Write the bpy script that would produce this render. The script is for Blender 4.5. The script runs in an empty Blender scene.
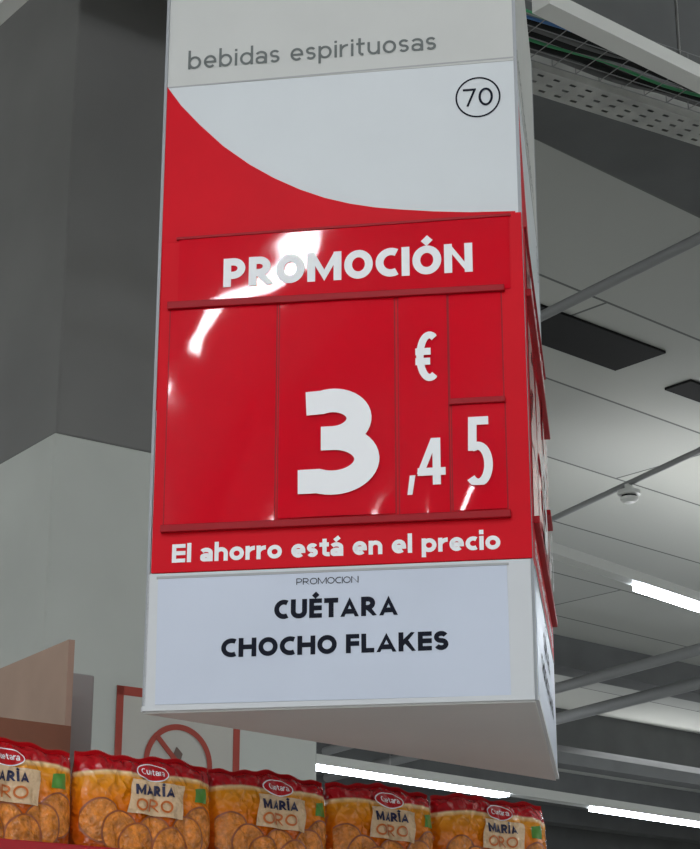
import bpy, bmesh, math, random
from mathutils import Vector, Matrix
random.seed(4)
sc=bpy.context.scene
EYE=1.6

# ---------------------------------------------------------------- materials
def lin(c):
    r=[]
    for v in c:
        v=v/255.0
        r.append(v/12.92 if v<=.04045 else ((v+.055)/1.055)**2.4)
    return (r[0],r[1],r[2],1)
def mat(name,rgb,rough=.5,var=0.0,vscale=6,bump=0.0,bscale=30,spec=.5,metal=0,emit=None,coat=0,estr=1):
    m=bpy.data.materials.new(name);m.use_nodes=True
    nt=m.node_tree;b=nt.nodes['Principled BSDF']
    b.inputs['Base Color'].default_value=lin(rgb)
    b.inputs['Roughness'].default_value=rough
    b.inputs['Metallic'].default_value=metal
    b.inputs['Specular IOR Level'].default_value=spec
    b.inputs['Coat Weight'].default_value=coat
    b.inputs['Coat Roughness'].default_value=.08
    tc=nt.nodes.new('ShaderNodeTexCoord')
    if var>0:
        n=nt.nodes.new('ShaderNodeTexNoise');n.inputs['Scale'].default_value=vscale;n.inputs['Detail'].default_value=4
        r=nt.nodes.new('ShaderNodeValToRGB')
        r.color_ramp.elements[0].position=.3;r.color_ramp.elements[1].position=.7
        r.color_ramp.elements[0].color=lin([max(0,v*(1-var)) for v in rgb])
        r.color_ramp.elements[1].color=lin([min(255,v*(1+var)) for v in rgb])
        nt.links.new(tc.outputs['Object'],n.inputs['Vector']);nt.links.new(n.outputs['Fac'],r.inputs['Fac'])
        nt.links.new(r.outputs['Color'],b.inputs['Base Color'])
    if bump>0:
        n=nt.nodes.new('ShaderNodeTexNoise');n.inputs['Scale'].default_value=bscale;n.inputs['Detail'].default_value=2
        bp=nt.nodes.new('ShaderNodeBump');bp.inputs['Strength'].default_value=bump;bp.inputs['Distance'].default_value=.01
        nt.links.new(tc.outputs['Object'],n.inputs['Vector']);nt.links.new(n.outputs['Fac'],bp.inputs['Height'])
        nt.links.new(bp.outputs['Normal'],b.inputs['Normal'])
    if emit:
        b.inputs['Emission Color'].default_value=lin(emit);b.inputs['Emission Strength'].default_value=estr
    return m
M={}
M['white']=mat('sign_white',(214,220,222),.45,.01,spec=.2)
M['header']=mat('sign_header_white',(202,204,200),.5,.01,spec=.2)
M['frame']=mat('sign_frame_white',(208,212,214),.45,spec=.2)
M['label']=mat('label_paper',(198,207,221),.3,.02,3,.1,4,spec=.3)
M['under']=mat('sign_underside',(205,206,204),.6,.02,3)
M['red']=mat('sign_red',(212,4,28),.45,.03,4,spec=.12)
M['card']=mat('card_red_gloss',(212,4,32),.03,.02,4,.08,5,spec=.3)
M['rail']=mat('rail_red',(160,12,26),.45,spec=.2)
M['edge']=mat('edge_grey',(150,155,158),.4)
M['digit']=mat('print_white',(244,246,247),.5,spec=.2)
M['black']=mat('print_dark',(10,16,32),.5,spec=.12)
M['grey']=mat('print_grey',(108,114,112),.5,spec=.2)
M['line']=mat('line_grey',(165,168,168),.5)
M['rod']=mat('rod_steel',(150,150,150),.3,metal=1)
M['colw']=mat('plaster_white',(190,194,188),.8,.03,1.5)
M['colg']=mat('plaster_grey',(117,117,115),.8,.05,1.2)
M['galv']=mat('galvanised_steel',(160,162,158),.5,.08,8)
M['dark']=mat('dark_void',(14,15,16),.9)  # near black: painted shade of the ceiling openings, also black cables and vent
M['beamd']=mat('beam_dark',(92,94,94),.8,.06,2)
M['pipe']=mat('pipe_grey',(130,132,132),.6)
M['lightw']=mat('white_trunking',(214,216,212),.4)
M['led']=mat('led_tube',(255,255,255),.4,emit=(236,244,255),estr=26)
M['led2']=mat('led_tube_bright',(255,255,255),.4,emit=(244,247,255),estr=60)
M['kraft']=mat('kraft_card',(140,92,70),.85,.08,5)
M['board']=mat('fibre_board',(172,146,128),.8,.05,5)
M['postg']=mat('upright_grey',(156,156,152),.6,.02)
M['shelf']=mat('shelf_metal',(190,190,186),.45,.02)
M['lip']=mat('price_strip_red',(170,14,30),.4)
M['cable_g']=mat('cable_green',(50,140,90),.5)
M['cable_b']=mat('cable_blue',(60,110,170),.5)
M['poster']=mat('poster_paper',(186,184,176),.6)
M['posterred']=mat('poster_red',(160,58,42),.6)
M['posterdark']=mat('poster_dark',(106,84,76),.6)
M['logo']=mat('logo_red',(190,10,22),.3)
M['navy']=mat('print_navy',(22,24,66),.4)
M['gold']=mat('print_gold',(200,104,30),.4)
M['packlabel']=mat('pack_label',(222,190,150),.2,bump=.8,bscale=60)
M['green']=mat('print_green',(80,140,50),.4)
M['cookie']=mat('print_cookie',(204,124,46),.22,.2,70,.7,90)
M['cookie2']=mat('print_cookie_rim',(146,74,24),.35,.1,60)

# ---------------------------------------------------------------- helpers
def link(o,parent=None):
    sc.collection.objects.link(o)
    if parent: o.parent=parent
    return o
def empty(name,loc=(0,0,0),rz=0,parent=None):
    e=bpy.data.objects.new(name,None);e.empty_display_size=.1
    e.location=loc;e.rotation_euler=(0,0,rz);return link(e,parent)
def meshobj(name,verts,faces,m,parent=None,smooth=False,bevel=0):
    me=bpy.data.meshes.new(name);me.from_pydata([tuple(v) for v in verts],[],faces);me.update()
    o=bpy.data.objects.new(name,me)
    for mm in (m if isinstance(m,list) else [m]): me.materials.append(mm)
    bm=bmesh.new();bm.from_mesh(me);bmesh.ops.recalc_face_normals(bm,faces=bm.faces);bm.to_mesh(me);bm.free()
    if smooth:
        for p in me.polygons:p.use_smooth=True
    if bevel:
        b=o.modifiers.new('bevel','BEVEL');b.width=bevel;b.segments=2
    return link(o,parent)
def box(name,a,b,m,parent=None,bevel=0):
    x0,y0,z0=a;x1,y1,z1=b
    v=[(x0,y0,z0),(x1,y0,z0),(x1,y1,z0),(x0,y1,z0),(x0,y0,z1),(x1,y0,z1),(x1,y1,z1),(x0,y1,z1)]
    f=[(0,3,2,1),(4,5,6,7),(0,1,5,4),(1,2,6,5),(2,3,7,6),(3,0,4,7)]
    return meshobj(name,v,f,m,parent,bevel=bevel)
def prism(name,pts,y0,y1,m,parent=None,bevel=0):
    """polygon in the X-Z plane, thickened along Y"""
    n=len(pts)
    v=[(p[0],y0,p[1]) for p in pts]+[(p[0],y1,p[1]) for p in pts]
    f=[tuple(range(n)),tuple(range(2*n-1,n-1,-1))]+[(i,i+n,(i+1)%n+n,(i+1)%n) for i in range(n)]
    return meshobj(name,v,f,m,parent,bevel=bevel)
def rect(u0,v0,u1,v1): return [(u0,v0),(u1,v0),(u1,v1),(u0,v1)]
def bar(name,p,q,w,h,m,parent=None):
    """rectangular section bar from p to q (centre line)"""
    p=Vector(p);q=Vector(q);d=(q-p).normalized();s=d.cross(Vector((0,0,1)))
    if s.length<1e-3:s=Vector((1,0,0))
    s.normalize();t=s.cross(d)
    v=[]
    for c in (p,q):
        for a,b in((-1,-1),(1,-1),(1,1),(-1,1)): v.append(c+s*a*w/2+t*b*h/2)
    f=[(0,1,2,3),(7,6,5,4),(0,4,5,1),(1,5,6,2),(2,6,7,3),(3,7,4,0)]
    return meshobj(name,v,f,m,parent)
def tubes(name,lines,r,m,parent=None):
    cu=bpy.data.curves.new(name,'CURVE');cu.dimensions='3D';cu.bevel_depth=r;cu.bevel_resolution=3;cu.use_fill_caps=True
    for pts in lines:
        sp=cu.splines.new('POLY');sp.points.add(len(pts)-1)
        for i,p in enumerate(pts): sp.points[i].co=(p[0],p[1],p[2],1)
    o=bpy.data.objects.new(name,cu);cu.materials.append(m);link(o,parent)
    return o
def tube(name,pts,r,m,parent=None): return tubes(name,[pts],r,m,parent)
def ring(name,c,r0,r1,y,m,parent=None,n=48,sx=1):
    v=[];f=[]
    for i in range(n):
        a=2*math.pi*i/n
        for r in(r0,r1):
            v.append((c[0]+sx*r*math.cos(a),y,c[1]+r*math.sin(a)))
    for i in range(n):
        j=(i+1)%n
        f.append((2*i,2*i+1,2*j+1,2*j))
    return meshobj(name,v,f,m,parent)

# ------------------------------------------------ drawn lettering (stroke built, cap height = 1)
def arc(cx,cy,rx,ry,a0,a1,n=18):
    return [(cx+rx*math.cos(math.radians(a0+(a1-a0)*i/n)),cy+ry*math.sin(math.radians(a0+(a1-a0)*i/n))) for i in range(n+1)]
def glyph(ch,w):
    """returns list of (points, closed, clamp) and the glyph width"""
    t=w/2;x=.74 if w>.14 else .70
    S=[];A=lambda p,c=False,k=True:S.append((p,c,k))
    def stem(px,y0=0,y1=1): A([(px,y0),(px,y1)])
    def S_shape(W,H):
        ry=(H-2*t)/4;rx=W/2-t;c=W/2
        A(arc(c,t+3*ry,rx,ry,25,270,20)+arc(c,t+ry,rx,ry,90,-155,20)[1:],False,True)
    acc=None;base={'Ó':'O','É':'E','Í':'I','á':'a'}.get(ch)
    if base: acc=ch;ch=base
    if ch==' ': return [],.26,1
    H=1
    if ch in 'PR':
        W=.66 if ch=='P' else .72;b=.40 if ch=='P' else .44
        stem(t);r=(1-t-b)/2;e=.64-t
        A([(t,1-t),(e-r*.95,1-t)]+arc(e-r*.95,b+r,r*.95,r,90,-90)[1:]+[(t,b)])
        if ch=='R': A([(.30,b),(W-t*.9,0-.05)])
    elif ch=='O': W=.82;A(arc(W/2,.5,W/2-t,.5-t,0,360,40)[:-1],True)
    elif ch=='C': W=.66;A(arc(.43,.5,.43-t,.5-t,60,300,30))
    elif ch=='M':
        W=.98;stem(t);stem(W-t);A([(t*.9,1.12),(W/2,.06),(W-t*.9,1.12)])
    elif ch=='N': W=.80;stem(t);stem(W-t);A([(t*.7,1.1),(W-t*.7,-.1)])
    elif ch=='I': W=w;stem(t)
    elif ch=='E': W=.58;stem(t);A([(t,1-t*.85),(W,1-t*.85)]);A([(t,t*.85),(W,t*.85)]);A([(t,.51),(W-.03,.51)])
    elif ch=='F': W=.56;stem(t);A([(t,1-t*.85),(W,1-t*.85)]);A([(t,.50),(W-.03,.50)])
    elif ch=='L': W=.54;stem(t);A([(t,t*.85),(W,t*.85)])
    elif ch=='U': W=.74;A([(t,1)]+arc(W/2,.36,W/2-t,.36-t,180,360,20)+[(W-t,1)])
    elif ch=='T': W=.64;stem(W/2);A([(0,1-t),(W,1-t)])
    elif ch=='A': W=.84;A([(t*.75,-.08),(W/2,1.0-t*.2),(W-t*.75,-.08)]);A([(.2,.27),(W-.2,.27)])
    elif ch=='H': W=.76;stem(t);stem(W-t);A([(t,.52),(W-t,.52)])
    elif ch=='K': W=.72;stem(t);A([(t,.33),(W-t*1.1,1.06)]);A([(.30,.56),(W-t*.8,-.06)])
    elif ch=='S': W=.60;S_shape(W,1)
    elif ch=='3':
        W=.76;m=.53;r1=(1-t-m)/2;r2=(m-t)/2
        A([(.09,.93-t*.55)]+arc(W/2-.05,m+r1,W/2-t-.02,r1,112,-90,24)+[(W*.30,m)])
        A([(W*.30,m),(W/2-.04,m)]+arc(W/2-.04,t+r2,W/2-t+.04,r2,90,-116,26)[1:]+[(.02,.07+t*.55)])
    elif ch=='4': W=.70;stem(W-.14-t);A([(W-.13-t*1.6,1.05),(t*.5,.22)]);A([(0,.28),(W,.28)])
    elif ch=='5':
        W=.58;A([(.06,1-t),(W-.04,1-t)]);A([(.06+t*.9,1),(.04+t*.9,.50)])
        A([(.05+t*.6,.545)]+arc(W/2-.05,.30+.0,W/2-t+.05,.30-t+.03,100,-135,22))
    elif ch=='7': W=.56;A([(0,1-t),(W-t*.6,1-t)]);A([(W-t,1),(.18,0)])
    elif ch=='0': W=.60;A(arc(W/2,.5,W/2-t,.5-t,0,360,36)[:-1],True)
    elif ch=='€': W=.70;A(arc(.50,.5,.38-t+.03,.5-t,58,302,28));A([(0,.60),(.54,.60)]);A([(0,.40),(.52,.40)])
    # lower case
    elif ch=='l': W=w;stem(t,0,1.04);H=1.04
    elif ch=='i': W=w;stem(t,0,x);A([(t,x+.09),(t,x+.09+w*1.05)],False,False)
    elif ch=='o': W=.62;A(arc(W/2,x/2,W/2-t,x/2-t,0,360,32)[:-1],True)
    elif ch in 'bp':
        W=.62;A([(t,0),(t,1.04)] if ch=='b' else [(t,-.26),(t,x)],False,False)
        A(arc(W/2+.0,x/2,W/2-t,x/2-t,0,360,32)[:-1],True)
    elif ch=='d':
        W=.62;A([(W-t,0),(W-t,1.04)],False,False);A(arc(W/2,x/2,W/2-t,x/2-t,0,360,32)[:-1],True)
    elif ch=='c': W=.50;A(arc(.31,x/2,.31-t,x/2-t,55,305,24))
    elif ch=='e':
        W=.60;A([(t,x/2-.02),(W-t,x/2-.02)]+arc(W/2,x/2,W/2-t,x/2-t,0,312,28))
    elif ch in 'nhr':
        W=.58 if ch!='r' else .40
        A([(t,0),(t,x if ch!='h' else 1.04)],False,False)
        if ch=='r': A([(t,x*.45)]+arc(.36,x*.45,.36-t,x*.55-t,175,85,12))
        else: A([(t,x*.5)]+arc(W/2,x*.55,W/2-t,x*.45-t,180,0,18)+[(W-t,0)])
    elif ch=='u': W=.58;A([(t,x)]+arc(W/2,x*.45,W/2-t,x*.45-t,180,360,18)+[(W-t,x*.5)]);A([(W-t,0),(W-t,x)])
    elif ch=='s': W=.46;S_shape(W,x)
    elif ch=='t': W=.40;A([(.10+t,.95),(.10+t,.2)]+arc(.10+t+.14,.2,.14,.2-t,180,285,8)[1:],False,False);A([(0,x-t*.9),(W,x-t*.9)])
    elif ch=='a':
        W=.54;A(arc(W/2-.02,x*.62,W/2-t+.02,x*.38-t,150,0,16)+[(W-t,0)])
        A(arc(W/2-.02,x*.29+.0,W/2-t-.0,x*.29-t+.02,0,360,28)[:-1],True)
    else: W=.5;stem(.25)
    if acc:
        c=W/2+(.0 if W>.3 else .02);b=1.07 if acc!='á' else x+.08
        A([(c-.08,b),(c+.09,b+.20)],False,False)
    return S,W,H
def ribbon(pts,w,closed):
    n=len(pts);L=[];R=[]
    for i in range(n):
        p=Vector(pts[i])
        a=Vector(pts[i-1]) if (i>0 or closed) else None
        b=Vector(pts[(i+1)%n]) if (i<n-1 or closed) else None
        d1=(p-a).normalized() if a is not None and (p-a).length>1e-6 else None
        d2=(b-p).normalized() if b is not None and (b-p).length>1e-6 else None
        if d1 is None:d1=d2
        if d2 is None:d2=d1
        n1=Vector((-d1.y,d1.x));n2=Vector((-d2.y,d2.x));m=n1+n2
        if m.length<1e-4:m=n1
        m.normalize();k=min(3.2,1/max(.2,m.dot(n1)))
        L.append(p+m*k*w/2);R.append(p-m*k*w/2)
    return L,R
def textverts(body,w,gap,target):
    """target = total width in cap heights; letters are condensed, stroke weight is kept"""
    gl=[glyph(c,w) for c in body]
    fixed=sum(g[1] for g in gl if g[1]<=w*1.15)+gap*(len(body)-1)
    var=sum(g[1] for g in gl if g[1]>w*1.15)
    q=(target-fixed)/var if var>0 else 1
    V=[];F=[];cx=0;k=0;t=w/2
    for S,W,H in gl:
        W2=W*q if W>w*1.15 else W
        s=(W2-2*t)/(W-2*t) if W-2*t>1e-4 else 1
        if W<=w*1.15: s=1
        for pts,closed,cl in S:
            k+=1
            pts=[(t+(p[0]-t)*s,p[1]) for p in pts]
            L,R=ribbon(pts,w,closed);b=len(V)
            for l,r in zip(L,R):
                for p in(l,r):
                    X,Y=p.x,p.y
                    if cl: X=min(W2,max(0,X));Y=min(H,max(0,Y))
                    V.append((cx+X,Y,k))
            n=len(L)
            for i in range(n if closed else n-1):
                j=(i+1)%n
                F.append((b+2*i,b+2*i+1,b+2*j+1,b+2*j))
        cx+=W2+gap
    return V,F
def text(name,body,u0,u1,vb,ch,m,parent,y=-.001,w=.2,surf=None,gap=.10):
    v,f=textverts(body,w,gap,(u1-u0)/ch)
    out=[]
    for p in v:
        X=u0+p[0]*ch;Z=vb+p[1]*ch
        Y=(y if surf is None else surf(X,Z)+y)-.00012*(p[2]%4)
        out.append((X,Y,Z))
    me=bpy.data.meshes.new(name);me.from_pydata(out,[],f)
    bm=bmesh.new();bm.from_mesh(me)
    for fc in bm.faces:
        fc.normal_update()
        if fc.normal.y>0: fc.normal_flip()
    bm.to_mesh(me);bm.free()
    me.materials.append(m)
    o=bpy.data.objects.new(name,me);return link(o,parent)

# ---------------------------------------------------------------- price sign
W=.612
sign=empty('promotional_price_sign',(-.3236,2.954,EYE+.55),math.atan2(-.096,.6041))
TOP=1.55
bx,by=.599,.797
tri=[(0,0),(W,0),(bx,by)]
meshobj('body',[(x,y,.0) for x,y in tri]+[(x,y,TOP) for x,y in tri],[(0,2,1),(3,4,5),(0,1,4,3),(1,2,5,4),(2,0,3,5)],[M['frame']],sign)
meshobj('underside_plate',[(x,y,-.003) for x,y in tri]+[(x,y,.0005) for x,y in tri],[(0,2,1),(3,4,5),(0,1,4,3),(1,2,5,4),(2,0,3,5)],[M['under']],sign)
def wavy(name,u0,v0,u1,v1,y,amp,m,parent,seed):
    """thin plastic card, slightly bowed"""
    rnd=random.Random(seed);a=rnd.uniform(.6,1);ph=rnd.uniform(0,3)
    nx,nz=28,36;v=[];f=[]
    for j in range(nz+1):
        for i in range(nx+1):
            s=i/nx;t=j/nz
            d=amp*(a*math.sin(math.pi*s)*(.6+.4*math.sin(2.2*t+ph))+.35*math.sin(5*t+ph)*s*(1-s)*2)
            v.append((u0+(u1-u0)*s,y-d,v0+(v1-v0)*t))
    for j in range(nz):
        for i in range(nx):
            k=j*(nx+1)+i;f.append((k,k+1,k+nx+2,k+nx+1))
    return meshobj(name,v,f,m,parent,smooth=True)
def face(parent,w,n):
    k=w/W
    S=lambda pts:[(p[0]*k,p[1]) for p in pts]
    P=prism
    E=.615 if n==0 else .600
    P('header_panel',S(rect(.0,1.10,W,TOP)),-.001,.001,M['header'],parent)
    P('white_panel',S(rect(.0,.80,W,1.099)),-.001,.001,M['white'],parent)
    P('header_line',S([(.0,1.0985),(W,1.1045),(W,1.107),(.0,1.101)]),-.0015,-.0005,M['line'],parent)
    text('header_text','bebidas espirituosas',.04*k,.478*k,1.1325,.036,M['grey'],parent,-.0018,.125,gap=.13)
    ring('aisle_ring',(.548*k,1.034),.0355,.0385,-.0018,M['black'],parent)
    text('aisle_number','70',.548*k-.0255,.548*k+.0255,1.017,.034,M['black'],parent,-.0018,.12)
    crv=[(.004,1.101),(.03,1.062),(.064,1.022),(.107,.977),(.154,.938),(.197,.909),(.242,.884),(.285,.865),(.328,.851),(.37,.841),(.412,.834),(.47,.826),(.53,.82),(E-.01,.8165)]
    pts=[(.004,.5)]+[(E-.01,.5)]+crv[::-1]
    P('red_backing',S(pts),-.002,.001,M['red'],parent)
    P('price_panel',S([(.006,.222),(E,.222),(E,.813),(.025,.80),(.006,.80)]),-.005,.001,M['red'],parent,bevel=.001)
    wavy('title_strip',.036*k,.676,.594*k,.806,-.0065,.0009,M['card'],parent,77)
    P('title_strip_backing',S([(.036,.676),(.594,.676),(.594,.806),(.036,.806)]),-.006,-.004,M['rail'],parent)
    P('title_rail_upper',S([(.031,.803),(.597,.806),(.597,.810),(.031,.807)]),-.009,-.004,M['rail'],parent)
    text('title_text','PROMOCIÓN',.114*k,.533*k,.7095,.052,M['digit'],parent,-.0086,.255,gap=.09)
    P('card_rail_upper',S([(.020,.675),(.584,.671),(.584,.682),(.020,.688)]),-.014,-.004,M['rail'],parent,bevel=.001)
    D=-.0065
    cards=[('price_card_1',.025,.300,.2055,.674),('price_card_2',.2115,.303,.4015,.674),('price_card_3',.409,.301,.4885,.674),('price_card_4',.492,.488,.577,.674),('price_card_5',.494,.303,.5785,.479)]
    for i,(nm,a,b,c,d) in enumerate(cards):
        wavy(nm,a*k,b,c*k,d,D-(.001 if i==2 else 0),.003 if i<2 else .0015,M['card'],parent,n*10+i)
        P(nm+'_backing',S(rect(a-.002,b,c+.002,d)),-.006,-.004,M['rail'],parent)
    P('card_rail_small',S(rect(.490,.479,.580,.489)),-.013,-.004,M['rail'],parent,bevel=.001)
    P('card_rail_lower',S(rect(.021,.287,.584,.299)),-.015,-.004,M['rail'],parent,bevel=.001)
    T=-.0115
    c=lambda a,b:((a+b)/2*k-(b-a)/2,(a+b)/2*k+(b-a)/2)
    text('digit_three','3',*c(.241,.377),.337,.180,M['digit'],parent,T,.225)
    text('euro_mark','€',*c(.434,.472),.521,.086,M['digit'],parent,T,.14)
    cm=c(.4205,.4335)[0]-.4205
    P('comma',[(.4255+cm,.363),(.4345+cm,.363),(.4295+cm,.331),(.4215+cm,.331)],T,T+.0005,M['digit'],parent)
    text('digit_four','4',*c(.437,.484),.346,.078,M['digit'],parent,T,.165)
    text('digit_five','5',*c(.517,.558),.342,.114,M['digit'],parent,T,.12)
    text('slogan_text','El ahorro está en el precio',.040*k,.566*k,.2375,.0305,M['digit'],parent,-.0056,.225,gap=.085)
    P('label_frame',S([(.0,.0),(W,.0),(W,.221),(.0,.221)]),-.004,.001,M['frame'],parent,bevel=.001)
    P('label_card',S([(.020,.010),(.576,.008),(.575,.212),(.018,.213)]),-.005,-.003,M['label'],parent)
    P('label_lip_top',S(rect(.016,.212,.578,.2155)),-.006,-.003,M['line'],parent)
    P('label_lip_lower',S(rect(.0,.0,W,.008)),-.006,-.003,M['frame'],parent)
    text('label_small',"PROMOCION",.243*k,.342*k,.193,.0105,M['black'],parent,-.0056,.12)
    text('label_line_1','CUÉTARA',.208*k,.404*k,.139,.031,M['black'],parent,-.0054,.255,gap=.11)
    text('label_line_2','CHOCHO FLAKES',.124*k,.482*k,.081,.030,M['black'],parent,-.0054,.255,gap=.11)
    P('corner_profile',[(-.001,0),(.004,0),(.004,TOP),(-.001,TOP)],-.004,.002,M['edge'],parent)
ff=empty('front_face',(0,0,0),0,sign);face(ff,W,0)
sf=empty('side_face',(W,0,0),math.atan2(by,bx-W),sign);face(sf,math.hypot(by,bx-W),1)
bf=empty('rear_face',(bx,by,0),math.atan2(-by,-bx),sign);face(bf,math.hypot(bx,by),2)
for i,(x,y) in enumerate([(.12,.07),(.55,.07),(.56,.68)]):
    tube('hanger_rod_%d'%i,[(x,y,TOP-.05),(x,y,6.4-EYE-.55)],.004,M['rod'],sign)

# ---------------------------------------------------------------- gondola shelf and biscuit packs
A=Vector((.783,.622));ang=math.atan2(.622,.783)
SH0=(-.537,2.919)
shelf=empty('gondola_shelf',(SH0[0],SH0[1],0),ang)
ZS=EYE+.338
for i,z in enumerate([.18,.6,1.0,1.45,ZS]):
    box('shelf_board_%d'%i,(-1.2,.0,z-.03),(2.4,.48,z),M['shelf'],shelf,.002)
    box('price_strip_%d'%i,(-1.2,-.018,z-.032),(2.4,.0,z+.012),M['lip'],shelf,.002)
box('plinth',(-1.2,.03,0),(2.4,.48,.15),M['postg'],shelf)
box('back_panel',(-1.2,.49,0),(2.4,.51,ZS-.03),M['shelf'],shelf)
for i,x in enumerate([-1.15,.455,1.75]):
    box('upright_%d'%i,(x-.05,.51,0),(x+.01,.56,EYE+(.742 if i==1 else .2)),M['postg'],shelf,.003)

H=.165
def pack(name,x0,w,dy,rz,seed):
    rnd=random.Random(seed)
    root=empty(name,(0,0,0),0)
    loc=Vector((SH0[0]+A.x*(x0+w/2)-A.y*(.055+dy),SH0[1]+A.y*(x0+w/2)+A.x*(.055+dy)))
    root.location=(loc.x,loc.y,ZS+.001);root.rotation_euler=(0,0,ang+rz)
    ph=rnd.uniform(0,6)
    def depth(x,z):
        s=min(1,max(0,(x+w/2)/w));t=min(1,max(0,z/H))
        env=(max(0,1-abs(2*s-1)**6))**.5*(1-max(0,(t-.62)/.38)**2.0)**.5 if t<1 else 0
        if t<.08: env*= .75+.25*t/.08
        roll=abs(math.sin(4*math.pi*s))**.7
        wr=.0026*math.sin(34*s+9*t+ph)*math.sin(11*t+2*s+ph)+.0034*math.sin(60*s-22*t+ph)*max(0,t-.35)+.003*math.sin(85*s+30*t+2*ph)*max(0,t-.5)
        return env*(.030+.008*roll*(1-.5*t)+wr)+.0012
    def topz(x): return H+.003*math.sin(5*x/w*2+ph)+.002*math.sin(31*x/w+ph)-.006*(abs(2*x/w)**3)
    nx,nz=90,40
    v=[];f=[]
    for side in(-1,1):
        for j in range(nz+1):
            t=j/nz
            for i in range(nx+1):
                s=i/nx;x=-w/2+w*s
                v.append((x,side*depth(x,t*H),t*topz(x)))
    N=(nx+1)*(nz+1)
    for j in range(nz):
        for i in range(nx):
            k=j*(nx+1)+i
            f.append((k,k+1,k+nx+2,k+nx+1));f.append((N+k,N+k+nx+1,N+k+nx+2,N+k+1))
    for i in range(nx):
        f.append((i,N+i,N+i+1,i+1));k=nz*(nx+1)+i;f.append((k,k+1,N+k+1,N+k))
    for j in range(nz):
        k=j*(nx+1);f.append((k,k+nx+1,N+k+nx+1,N+k));k+=nx;f.append((k,N+k,N+k+nx+1,k+nx+1))
    meshobj('wrapper',v,f,packmat,root,smooth=True)
    surf=lambda x,z:-depth(x,z)
    vv=[];fc=[]
    for i in range(nx*2+1):
        x=-w/2+w*i/(nx*2);z=topz(x)
        vv+= [(x,.0014*(-1)**i,z-.004),(x,.0014*(-1)**i,z+.006+.001*(i%2))]
    for i in range(nx*2): fc.append((2*i,2*i+2,2*i+3,2*i+1))
    meshobj('top_seam',vv,fc,M['logo'],root)
    def disc(nm,cx,cz,rx,rz_,m,e,rings=7,n=36):
        v=[(cx,surf(cx,cz)-e,cz)];f=[]
        for r in range(1,rings+1):
            for i in range(n):
                a=2*math.pi*i/n
                x=cx+rx*r/rings*math.cos(a);z=cz+rz_*r/rings*math.sin(a)
                z=max(.004,z);x=max(-w/2+.004,min(w/2-.004,x))
                v.append((x,surf(x,z)-e,z))
        for i in range(n): f.append((0,1+i,1+(i+1)%n))
        for r in range(rings-1):
            for i in range(n):
                a=1+r*n+i;b=1+r*n+(i+1)%n;f.append((a,a+n,b+n,b))
        return meshobj(nm,v,f,m,root,smooth=True)
    def quad(nm,pts,m,e,n=14):
        (a,b,c,d)=[Vector(p) for p in pts];v=[];f=[]
        for j in range(n+1):
            for i in range(n+1):
                s=i/n;t=j/n;p=(a*(1-s)+b*s)*(1-t)+(d*(1-s)+c*s)*t
                v.append((p.x,surf(p.x,p.y)-e,p.y))
        for j in range(n):
            for i in range(n):
                k=j*(n+1)+i;f.append((k,k+1,k+n+2,k+n+1))
        return meshobj(nm,v,f,m,root,smooth=True)
    for i,(cx,cz) in enumerate([(-.094,.058),(.094,.058),(-.062,.040),(.064,.040),(0,.036),(-.03,.022),(.034,.02)]):
        disc('biscuit_rim_%d'%i,cx,cz,.034,.036,M['cookie2'],.0012+.0005*i)
        disc('biscuit_%d'%i,cx,cz,.031,.033,M['cookie'],.0015+.0005*i)
    quad('label_patch',[(-.050,.073),(.056,.069),(.06,.124),(-.04,.128)],M['packlabel'],.0052)
    quad('green_patch',[(.080,.10),(.108,.10),(.106,.125),(.082,.122)],M['green'],.0012)
    disc('logo_oval_edge',.0,.141,.031,.0150,M['digit'],.0054)
    disc('logo_oval',.0,.141,.029,.0130,M['logo'],.0059)
    text('logo_text','Cuetara',-.022,.022,.1365,.0105,M['digit'],root,-.0072,.15,surf)
    text('title_text','MARÍA',-.036,.036,.103,.0165,M['navy'],root,-.0068,.26,surf)
    text('subtitle_text','ORO',-.036,.034,.077,.020,M['gold'],root,-.0068,.17,surf)
    return root
packmat=bpy.data.materials.new('biscuit_wrapper');packmat.use_nodes=True
nt=packmat.node_tree;b=nt.nodes['Principled BSDF'];b.inputs['Roughness'].default_value=.13
tc=nt.nodes.new('ShaderNodeTexCoord');sp=nt.nodes.new('ShaderNodeSeparateXYZ');nt.links.new(tc.outputs['Object'],sp.inputs[0])
def math_(op,a,b_=None):
    n=nt.nodes.new('ShaderNodeMath');n.operation=op
    for i,q in enumerate((a,b_)):
        if q is None: continue
        if isinstance(q,(int,float)): n.inputs[i].default_value=q
        else: nt.links.new(q,n.inputs[i])
    return n.outputs[0]
zz=math_('ADD',math_('DIVIDE',sp.outputs[2],H),math_('MULTIPLY',math_('SINE',math_('ABSOLUTE',math_('MULTIPLY',sp.outputs[0],26))),-.035))
rp=nt.nodes.new('ShaderNodeValToRGB');cr=rp.color_ramp
cr.elements[0].position=0;cr.elements[0].color=lin((172,76,16))
cr.elements[1].position=1;cr.elements[1].color=lin((184,6,20))
for pos,c in [(.35,(208,92,14)),(.55,(230,128,18)),(.76,(228,150,28)),(.805,(240,212,160)),(.825,(184,6,20))]:
    e=cr.elements.new(pos);e.color=lin(c)
nt.links.new(zz,rp.inputs[0]);nt.links.new(rp.outputs[0],b.inputs['Base Color'])
vn=nt.nodes.new('ShaderNodeTexVoronoi');vn.inputs['Scale'].default_value=52;vn.feature='F1'
nz_=nt.nodes.new('ShaderNodeTexNoise');nz_.inputs['Scale'].default_value=30
mx=nt.nodes.new('ShaderNodeVectorMath');mx.operation='ADD'
sc_=nt.nodes.new('ShaderNodeVectorMath');sc_.operation='SCALE';sc_.inputs['Scale'].default_value=.04
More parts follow.
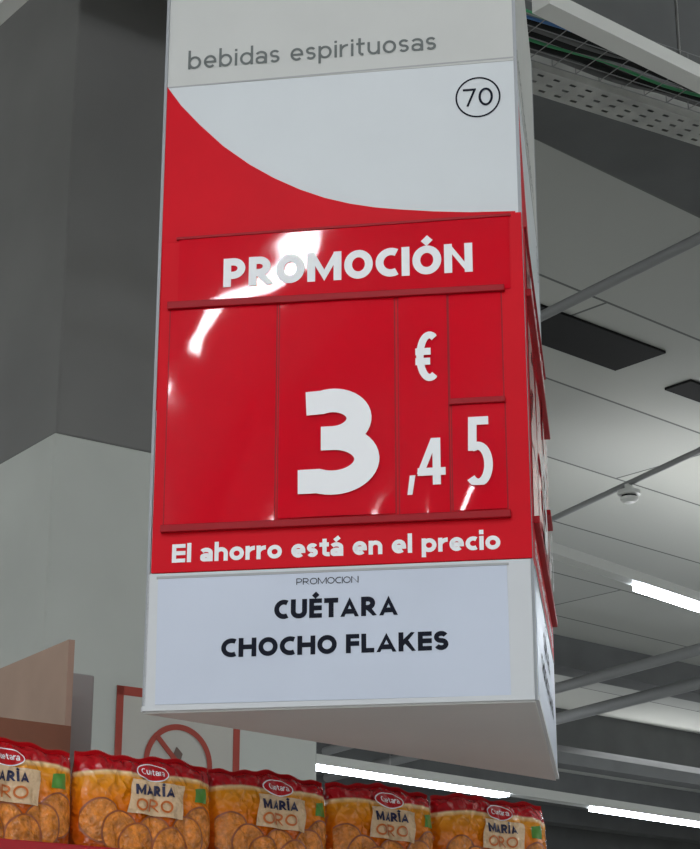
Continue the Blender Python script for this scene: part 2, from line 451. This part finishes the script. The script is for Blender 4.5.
nt.links.new(tc.outputs['Object'],nz_.inputs['Vector']);nt.links.new(nz_.outputs['Color'],sc_.inputs[0]);nt.links.new(sc_.outputs[0],mx.inputs[1]);nt.links.new(tc.outputs['Object'],mx.inputs[0])
nt.links.new(mx.outputs[0],vn.inputs['Vector'])
bp=nt.nodes.new('ShaderNodeBump');bp.inputs['Strength'].default_value=.8;bp.inputs['Distance'].default_value=.008
nt.links.new(vn.outputs['Distance'],bp.inputs['Height']);nt.links.new(bp.outputs['Normal'],b.inputs['Normal'])
bounds=[(-.373,.262),(-.109,.266),(.159,.264),(.423,.250),(.674,.242),(.918,.286)]
for i,(x0,w) in enumerate(bounds):
    pack('biscuit_pack' ,x0+.003,w-.006,random.uniform(-.003,.005),random.uniform(-.015,.015),i)

# kraft carton and board resting behind the packs
carton=empty('cardboard_carton',(SH0[0],SH0[1],0),ang)
def openbox(par,x0,x1,y0,y1,z0,z1,m,t=.004):
    box('front',(x0,y0,z0),(x1,y0+t,z1),m,par);box('back',(x0,y1-t,z0),(x1,y1,z1),m,par)
    box('left',(x0,y0+t,z0),(x0+t,y1-t,z1),m,par);box('right',(x1-t,y0+t,z0),(x1,y1-t,z1),m,par)
    box('base',(x0+t,y0+t,z0),(x1-t,y1-t,z0+t),m,par)
openbox(carton,-.45,.25,.22,.28,ZS+.001,EYE+.58,M['kraft'])
meshobj('fibreboard_divider',[(x-o*.010,y-o*.006,z) for o in(0,1) for (x,y) in [(-.494,3.352),(-.585,3.490)] for z in (ZS+.002,EYE+.754)]+
  [(x-o*.010,y-o*.006,z) for o in(0,1) for (x,y) in [(-.90,3.965)] for z in (ZS+.002,EYE+.754)],
  [(0,1,9,8),(4,10,11,5),(0,4,5,1),(8,9,11,10),(1,5,11,9),(0,8,10,4)],M['board'])

# ---------------------------------------------------------------- square column
col=empty('column',(-1.149,7,0),math.atan2(.582,.813))
S=1.25
box('painted_lower',(0,0,0),(S,S,EYE+2.40),M['colw'],col,.01)
box('painted_upper',(.012,.012,EYE+2.401),(S-.012,S-.012,6.4),M['colg'],col,.01)
po=empty('prohibition_sign',(-1.149,7,0),math.atan2(.582,.813))
u0,u1,v0,v1=.315,.872,EYE+.66,EYE+1.44
prism('plate',rect(u0,v0,u1,v1),-.006,-.001,M['poster'],po)
for i,r in enumerate([rect(u0,v0,u0+.03,v1),rect(u1-.03,v0,u1,v1),rect(u0,v1-.035,u1,v1),rect(u0,v0,u1,v0+.035)]):
    prism('border_%d'%i,r,-.008,-.005,M['posterred'],po)
cc=(.593,EYE+1.165)
ring('prohibition_ring',cc,.130,.153,-.010,M['posterred'],po)
a=math.radians(-45);d=Vector((math.cos(a),math.sin(a)));nrm=Vector((-d.y,d.x))*.010
c0=Vector(cc)
prism('prohibition_slash',[tuple(c0-d*.135-nrm),tuple(c0+d*.135-nrm),tuple(c0+d*.135+nrm),tuple(c0-d*.135+nrm)],-.012,-.009,M['posterred'],po)
prism('cone_pictogram',[(.575,EYE+1.09),(.622,EYE+1.09),(.60,EYE+1.17),(.612,EYE+1.205),(.585,EYE+1.23),(.568,EYE+1.195),(.588,EYE+1.16)],-.0095,-.007,M['posterdark'],po)
text('caption','PROHIBIDO'.replace('B','P').replace('D','O'),.38,.81,EYE+.9,.06,M['posterdark'],po,-.0065,.18)

# ---------------------------------------------------------------- room
ZC=6.4
def ceilmat():
    m=bpy.data.materials.new('ceiling_panels');m.use_nodes=True;nt=m.node_tree;b=nt.nodes['Principled BSDF'];b.inputs['Roughness'].default_value=.85
    tc=nt.nodes.new('ShaderNodeTexCoord');mp=nt.nodes.new('ShaderNodeMapping');mp.inputs['Rotation'].default_value=(0,0,math.radians(-43))
    br=nt.nodes.new('ShaderNodeTexBrick');br.inputs['Scale'].default_value=1;br.inputs['Brick Width'].default_value=6;br.inputs['Row Height'].default_value=1.2
    br.inputs['Mortar Size'].default_value=.012;br.inputs['Color1'].default_value=lin((184,186,180));br.inputs['Color2'].default_value=lin((170,172,168));br.inputs['Mortar'].default_value=lin((100,102,100))
    nt.links.new(tc.outputs['Object'],mp.inputs[0]);nt.links.new(mp.outputs[0],br.inputs[0]);nt.links.new(br.outputs[0],b.inputs['Base Color'])
    return m
box('ceiling',(-30,-30,ZC),(30,55,ZC+.2),ceilmat())
box('floor',(-30,-30,-.1),(30,55,0),mat('floor_tiles',(205,203,198),.5,.03,1))
box('wall_far',(-30,55,0),(30,55.2,ZC),mat('wall_paint',(130,132,130),.9,.04,.5))

def ext(p,q,a,b):
    p=Vector(p);q=Vector(q);d=(q-p)
    return tuple(p-d*a),tuple(q+d*b)
def area(name,loc,size,power,rot=(0,0,0),col=(1,1,1),parent=None):
    l=bpy.data.lights.new(name,'AREA');l.shape='RECTANGLE';l.size,l.size_y=size;l.energy=power;l.color=col
    o=bpy.data.objects.new(name,l);o.location=loc;o.rotation_euler=rot;link(o,parent);return o
def luminaire(name,p,q,segs,w=.08,h=.06,up=0,sus=None,led='led'):
    """trunking rail from p to q, lit tubes for parameter ranges in segs, optional added fill aimed at the ceiling"""
    r=empty(name);p=Vector(p);q=Vector(q);d=q-p
    bar('trunking',p,q,w,h,M['lightw'],r)
    for i,(s,t) in enumerate(segs):
        z=Vector((0,0,h/2+.02))
        bar('diffuser_%d'%i,p+d*s-z,p+d*t-z,w*.95,.04,M[led],r)
        if up:
            c=p+d*(s+t)/2
            area('up_fill_%d'%i,(c.x,c.y,c.z+h/2+.02),(d.length*(t-s),w),up*d.length*(t-s),(math.pi,0,math.atan2(d.y,d.x)),(.98,.99,1),r)  # fill lamp added above the rail to brighten the ceiling
    L=d.length;n=max(2,int(L/3))
    for i,s in enumerate(sus if sus else [(k+.5)/(n+1) for k in range(n+1)]):
        c=p+d*s;tube('suspension_%d'%i,[(c.x,c.y,c.z+h/2),(c.x,c.y,ZC)],.004,M['rod'],r)
    return r
UP=8  # strength of the added ceiling fill
p,q=ext((.596,5.18,EYE+3.2),(1.18,5.67,EYE+3.2),.0,3)
luminaire('added_light_row',p,q,[],.075,.05,sus=[.4,.9])
luminaire('added_light_row',(-1.02,5.12,EYE+3.2),(-1.70,6.02,EYE+3.2),[],.06,.04)
luminaire('added_light_row',(1.2,12.84,EYE+3.6),(2.177+6,13.95+6.7,EYE+3.6),[(.14,.60),(.63,.98)],.11,.08,UP,[0.,.33,.66,1])
luminaire('added_light_row',(-2.5,20.4,EYE+3.6),(9,31.5,EYE+3.6),[(.0,.39),(.505,.95)],.20,.12,UP,[.05,.26,.7,.95])
luminaire('added_light_row',(3.6,4.2,EYE+3.6),(9.6,10.4,EYE+3.6),[(.02,.47),(.53,.98)],.12,.08,20)  # unseen row added off to the right to brighten the near ceiling
luminaire('added_light_row',(-8,7.0,EYE+3.6),(-2.6,13.0,EYE+3.6),[(.02,.47),(.53,.98)],.12,.08,16)  # unseen row added behind the column, lifts the ceiling light
luminaire('added_light_row',(-6,-6,EYE+3.6),(0,.2,EYE+3.6),[(.02,.47),(.53,.98)],.12,.08,led='led2')
luminaire('added_light_row',(-1,-9,EYE+3.6),(5,-2.8,EYE+3.6),[(.02,.47),(.53,.98)],.12,.08,led='led2')
luminaire('added_light_row',(-9,-12,EYE+3.6),(-2,-5.5,EYE+3.6),[(.02,.47),(.53,.98)],.12,.08,led='led2')

# wire mesh cable tray with cables
tray=empty('cable_tray')
p,q=ext((.604,5.59,EYE+3.3),(1.233,5.957,EYE+3.3),.6,3)
p=Vector(p);q=Vector(q);d=(q-p).normalized();sd=Vector((d.y,-d.x,0));up_=Vector((0,0,1))
lines=[]
for o in (-.10,-.04,.02,.08,.14): lines.append([p+sd*o,q+sd*o])
for o in (-.10,.14): lines.append([p+sd*o+up_*.05,q+sd*o+up_*.05])
n=int((q-p).length/.10)
for i in range(n):
    c=p+d*(i*.10);lines.append([c-sd*.10+up_*.05,c-sd*.10,c+sd*.14,c+sd*.14+up_*.05])
tubes('wire_mesh',lines,.0020,M['pipe'],tray)
for i,(o,m,r) in enumerate([(.12,'cable_g',.007),(.10,'cable_b',.006),(.08,'dark',.014),(.05,'beamd',.012),(.02,'dark',.016),(-.02,'cable_g',.006),(-.04,'dark',.014),(-.07,'beamd',.012)]):
    pts=[]
    for k in range(40):
        t=k/39;c=p.lerp(q,t)+sd*(o+.010*math.sin(17*t+i))
        pts.append((c.x,c.y,c.z+.018+.006*math.sin(40*t+i)))
    tube('cable_%d'%i,pts,r,M[m],tray)
# perforated steel channel
ch=empty('perforated_steel_channel')
p=Vector((.626,5.85,EYE+3.3));q=Vector((1.288,6.25,EYE+3.3));dd=q-p;p=p-dd*.6;q=q+dd*2.4
L=(q-p).length;d=(q-p).normalized();sd=Vector((d.y,-d.x,0))
bm=bmesh.new()
def P_(s,o,z=0): c=p+d*s+sd*o;return bm.verts.new((c.x,c.y,c.z+z))
pitch=.07;n=int(L/pitch);hw=.075
rows=[-hw,-.050,-.038,-.006,.006,.038,.050,hw]
for i in range(n):
    s0=i*pitch;s1=s0+.044;s2=s0+pitch
    cells=[(s0,s1,-hw,hw)]
    for j in range(0,7,2): cells.append((s1,s2,rows[j],rows[j+1]))
    for (a0,a1,b0,b1) in cells:
        bm.faces.new([P_(a0,b0),P_(a1,b0),P_(a1,b1),P_(a0,b1)])
for o in(-hw,hw):
    bm.faces.new([P_(0,o),P_(L,o),P_(L,o,.06),P_(0,o,.06)])
me=bpy.data.meshes.new('channel');bm.to_mesh(me);bm.free();me.materials.append(M['galv'])
o=bpy.data.objects.new('channel',me);link(o,ch)
bar('top_plate',p+Vector((0,0,.07)),q+Vector((0,0,.07)),.15,.01,M['beamd'],ch)
for k in range(4):
    c=p.lerp(q,(k+.5)/4);tube('hanger_%d'%k,[(c.x,c.y,c.z+.07),(c.x,c.y,ZC)],.006,M['rod'],ch)
# concrete roof beam
def rb(t): return (1.13+.739*t,7.76+.673*t,ZC-.3)
bar('roof_beam',rb(-3),rb(9),.7,.6,M['beamd'])

# pipes
def pipe(name,p,q,a,b,r,m='pipe'):
    p,q=ext(p,q,a,b);o=tube(name,[p,q],r,M[m]);return o
pipe('sprinkler_pipe',(1.075,9.95,EYE+4.1),(1.80,8.88,EYE+4.1),1.2,.75,.03)
pipe('conduit_pipe',(1.58,14.38,EYE+4.2),(2.45,12.65,EYE+4.2),.9,1.5,.022)
pipe('sprinkler_pipe',(2.27,21.2,EYE+4.2),(3.57,19.1,EYE+4.2),2,3,.06)
pipe('sprinkler_pipe',(2.47,23.1,EYE+4.2),(3.87,20.8,EYE+4.2),2,3,.07)
# near-black slabs: shade inside ceiling openings put in as colour
dv=Vector((1.26,1.12,0)).normalized();nv=Vector((-dv.y,dv.x,0))
s0=Vector((1.26,11.68,ZC-.01))-dv*1.5;s1=s0+dv*3.0
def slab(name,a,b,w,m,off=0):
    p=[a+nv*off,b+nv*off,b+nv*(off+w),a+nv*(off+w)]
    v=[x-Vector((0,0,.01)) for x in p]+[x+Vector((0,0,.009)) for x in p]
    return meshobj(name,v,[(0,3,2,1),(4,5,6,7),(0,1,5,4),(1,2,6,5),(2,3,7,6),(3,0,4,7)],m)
slab('ceiling_opening_shade',s0,s1-dv*.42,-.46,M['dark'],.28)
slab('ceiling_opening_shade',s1+dv*.15,s1+dv*4,-.24,M['dark'],.30)
# smoke detector
sd_=empty('smoke_detector',(2.06,13.42,EYE+4.09))
def lathe(name,prof,m,parent,n=32):
    v=[];f=[]
    for r,z in prof:
        for i in range(n):
            a=2*math.pi*i/n;v.append((r*math.cos(a),r*math.sin(a),z))
    for j in range(len(prof)-1):
        for i in range(n):
            k=j*n+i;l=j*n+(i+1)%n;f.append((k,l,l+n,k+n))
    f.append(tuple(range(n)));f.append(tuple((len(prof)-1)*n+i for i in range(n)))
    return meshobj(name,v,f,m,parent,smooth=False)
lathe('base',[(.085,.05),(.085,.02),(.07,.015)],M['lightw'],sd_)
lathe('vent_ring',[(.055,.02),(.055,-.005)],M['dark'],sd_)
lathe('cap',[(.068,-.002),(.066,-.02),(.04,-.04),(.01,-.045)],M['lightw'],sd_)
tube('stem',[(0,0,.05),(0,0,.1)],.03,M['lightw'],sd_)
for i,(yy,h) in enumerate([(21,.35),(25,.5),(27.5,.3),(30,.5),(33,.4),(36,.6),(43,.6)]):
    c=Vector((2,yy,ZC-h/2));bar('roof_purlin',c-dv*9,c+dv*12,.35,h,M['beamd'])

# ---------------------------------------------------------------- lights
w=bpy.data.worlds.new('interior_ambient');sc.world=w;w.use_nodes=True
w.node_tree.nodes['Background'].inputs[0].default_value=(.91,.935,.935,1)
w.node_tree.nodes['Background'].inputs[1].default_value=1.15

# ---------------------------------------------------------------- camera
cam=bpy.data.cameras.new('camera');co=bpy.data.objects.new('camera',cam);link(co)
co.location=(0,0,EYE);co.rotation_euler=(math.radians(90+19.15),0,0)
cam.sensor_width=36;cam.lens=1900*36/849;cam.clip_end=200
sc.camera=co
try:
    sc.view_settings.view_transform='Standard'
except Exception: pass
